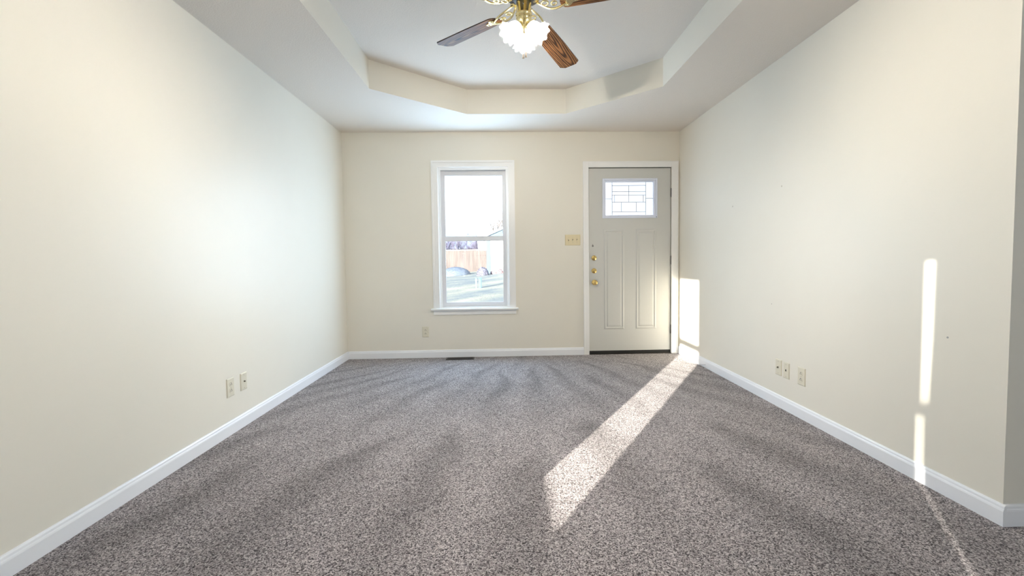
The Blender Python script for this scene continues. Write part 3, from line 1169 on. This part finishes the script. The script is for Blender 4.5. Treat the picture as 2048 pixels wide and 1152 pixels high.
# board fence across the far side of the yard
fe = tag(empty('wooden_fence', (0, 38.2, 0)), 'weathered brown board fence across the yard seen through the window', 'fence')
bm = bmesh.new()
x = -13.0
while x < -0.4:
    h_ = 1.86 + rnd.uniform(-0.015, 0.015)
    box(bm, x, x + 0.138, 0, 0.02, -0.1, h_)
    x += 0.142
obj('fence_boards', bm, M_FENCE, fe)
bm = bmesh.new()
box(bm, -13, -0.4, -0.03, 0.05, 1.88, 1.95)
obj('fence_cap', bm, M_FENCE_CAP, fe)
bm = bmesh.new()
for zr in (0.3, 1.4):
    box(bm, -13, -0.4, 0.021, 0.06, zr, zr + 0.09)
obj('fence_rail', bm, M_FENCE, fe)

# white house at the right of the view
ho = tag(empty('neighbour_house', (0, 30, 0)), 'white neighbour house with a blue grey roof at right of the window view', 'house')
boxobj('wall', (-0.85, 8.0, 0.0, 7.0, -0.2, 2.62), M_SIDING, ho)
boxobj('shade_corner_strip', (-1.10, -0.86, -0.04, 0.20, -0.2, 2.62), M_SHADE_TRIM, ho)
bm = bmesh.new()
pr = [(-1.45, 2.44), (3.6, 4.6), (8.6, 2.44), (8.6, 2.58), (3.6, 4.78), (-1.45, 2.58)]
a_ = [bm.verts.new((x, -0.14, z)) for x, z in pr]
b_ = [bm.verts.new((x, 7.4, z)) for x, z in pr]
for i in range(6):
    bm.faces.new((a_[i], a_[(i + 1) % 6], b_[(i + 1) % 6], b_[i]))
bm.faces.new(a_[::-1])
bm.faces.new(b_)
obj('roof', bm, M_ROOF, ho)
bm = bmesh.new()
g_ = [(-0.85, 2.50), (-0.85, 2.67), (3.6, 4.57), (8.0, 2.67), (8.0, 2.50), (0.6, 2.20)]  # blue panel dips below the eave, painting its shade onto the wall
a_ = [bm.verts.new((x, -0.03, z)) for x, z in g_]
b_ = [bm.verts.new((x, -0.002, z)) for x, z in g_]
for i in range(6):
    bm.faces.new((a_[i], a_[(i + 1) % 6], b_[(i + 1) % 6], b_[i]))
bm.faces.new(a_[::-1])
bm.faces.new(b_)
obj('shade_gable_panel', bm, M_SHADE_TRIM, ho)


def grow(bm, p, d, ln, r, depth, rg, spread=0.55, kids=3):
    pts, rad = [p.copy()], [r]
    q = p.copy()
    dd = d.normalized()
    for i in range(4):
        dd = (dd + Vector((rg.uniform(-1, 1), rg.uniform(-1, 1), rg.uniform(-0.5, 1))) * 0.13).normalized()
        q = q + dd * ln / 4
        pts.append(q.copy())
        rad.append(r * (1 - 0.4 * (i + 1) / 4))
    tube(bm, pts, rad, 5, caps=False)
    if depth:
        for i in range(kids):
            base = pts[rg.choice((2, 3, 4))]
            nd = (dd + Vector((rg.uniform(-1, 1), rg.uniform(-1, 1), rg.uniform(-0.3, 0.9))) * spread * 1.3).normalized()
            grow(bm, base, nd, ln * rg.uniform(0.6, 0.85), r * 0.55, depth - 1, rg, spread, kids)


def bare_tree(label, x, y, h, seed, mat, depth=4, spread=0.55, kids=3, group=None):
    rg = random.Random(seed)
    g = ground_h(x, y)
    t = tag(empty('bare_tree', (x, y, g)), label, 'tree', group)
    bm = bmesh.new()
    tube(bm, [(0, 0, -0.1), (0.02, 0, h * 0.16), (0.0, 0.03, h * 0.33)], [h * 0.03, h * 0.024, h * 0.02], 8)
    obj('trunk', bm, mat, t)
    bm = bmesh.new()
    for i in range(4):
        a = i * PI / 2 + rg.uniform(-0.4, 0.4)
        grow(bm, Vector((0, 0, h * (0.28 + 0.012 * i))), Vector((math.cos(a) * 0.6, math.sin(a) * 0.6, 1.0)), h * 0.27, h * 0.013, depth - 1, rg, spread, kids)
    obj('branches', bm, mat, t)
    return t


bare_tree('tall bare tree rising behind the white neighbour house', -0.1, 45.5, 5.8, 3, M_BARK, 5)
for (tx, ty, th_, sd_, lb) in ((-6.0, 44, 3.4, 11, 'bushy bare tree behind the fence at the left edge of the window view'),
                               (-5.0, 48.5, 3.7, 12, 'taller bare tree behind the left half of the fence'),
                               (-3.2, 46.5, 3.3, 13, 'low bare tree behind the fence just left of the white house')):
    bare_tree(lb, tx, ty, th_, sd_, M_TWIG, 5, 0.6, 4, 'bare trees behind the fence')


dh = tag(empty('distant_house', (-5.2, 52.5, 0)), 'distant blue grey house with a gabled roof beyond the fence and bare trees', 'house')
M_DIST = simple('dusky_blue_siding', (0.10, 0.115, 0.17), 0.8)
boxobj('wall', (-1.7, 1.7, 0.3, 5.0, -0.1, 2.5), M_DIST, dh)
bm = bmesh.new()
pf = [(-0.05, 2.38), (-0.05, 2.50), (2.6, 4.22), (5.3, 2.50), (5.3, 2.38), (2.6, 4.07)]
a_ = [bm.verts.new((-2.0, y, z)) for y, z in pf]
b_ = [bm.verts.new((2.0, y, z)) for y, z in pf]
for i in range(6):
    bm.faces.new((a_[i], a_[(i + 1) % 6], b_[(i + 1) % 6], b_[i]))
bm.faces.new(a_[::-1])
bm.faces.new(b_)
obj('roof', bm, simple('blue_slate_roof', (0.12, 0.15, 0.23), 0.8), dh)
boxobj('chimney', (0.6, 0.95, 2.4, 2.75, 3.7, 4.5), M_DIST, dh)


def leafy(name, label, cat, x, y, rx, ry, rz, mat, seed, n_=900, size=0.10, group=None):
    """rounded mound of small leaf faces over a solid core"""
    rg = random.Random(seed)
    t = tag(empty(name, (x, y, ground_h(x, y))), label, cat, group)
    bm = bmesh.new()
    bmesh.ops.create_icosphere(bm, subdivisions=3, radius=1.0)
    for v in bm.verts:
        k_ = 0.985 + rg.uniform(-0.01, 0.01)
        v.co = Vector((v.co.x * rx * k_, v.co.y * ry * k_, max(v.co.z, -0.15) * rz * k_))
    for f in bm.faces:
        f.smooth = True
    obj('core', bm, mat, t)
    bm = bmesh.new()
    for i in range(n_):
        z = rg.uniform(-0.05, 1)
        a = rg.uniform(0, 2 * PI)
        s = math.sqrt(max(0, 1 - z * z))
        c = Vector((s * math.cos(a) * rx, s * math.sin(a) * ry, z * rz))
        u = Vector((rg.uniform(-1, 1), rg.uniform(-1, 1), rg.uniform(-1, 1))).normalized() * size * rg.uniform(0.6, 1.2)
        v_ = u.orthogonal().normalized() * size * 0.4
        q = [bm.verts.new(c + w_) for w_ in (-u * 0.5, v_, u * 0.5, -v_)]
        bm.faces.new(q)
    obj('leaves', bm, mat, t)
    return t


leafy('round_mound', 'wide dark rounded mound in front of the fence at left of the window view', 'shrub', -3.30, 31.6, 1.05, 0.8, 0.62, M_MOUND, 5, 1800, 0.035)  # smooth dark blue-grey mound with tiny surface faces
leafy('low_shrub', 'blue grey low shrub in front of the fence by the white house', 'shrub', -1.30, 28.4, 0.36, 0.36, 0.50, M_SHRUB2, 6, 500)
leafy('low_shrub', 'small reddish grey shrub below the wall of the white house', 'shrub', -0.40, 28.9, 0.42, 0.35, 0.30, simple('reddish_leaf', (0.30, 0.22, 0.23), 0.8), 8, 400)

# utility pedestal and a marker stake on the lawn
px_, py_ = -0.98, 19.0
gz = ground_h(px_, py_)
up_ = tag(empty('utility_pedestal', (px_, py_, gz)), 'small teal utility pedestal standing on the shaded lawn', 'utility box')
boxobj('body', (-0.055, 0.055, -0.055, 0.055, -0.05, 0.38), M_PED, up_, 0.01)
boxobj('cap', (-0.065, 0.065, -0.065, 0.065, 0.3802, 0.43), M_PED, up_, 0.015)
st_ = tag(empty('marker_stake', (-1.15, 19.0, ground_h(-1.15, 19.0))), 'thin pale marker stake left of the teal utility pedestal', 'stake')
boxobj('post', (-0.02, 0.02, -0.012, 0.012, -0.05, 0.40), M_STAKE, st_, 0.003)
boxobj('pointed_cap', (-0.026, 0.026, -0.018, 0.018, 0.4002, 0.44), M_PED, st_, 0.004)
bpy.context.view_layer.update()
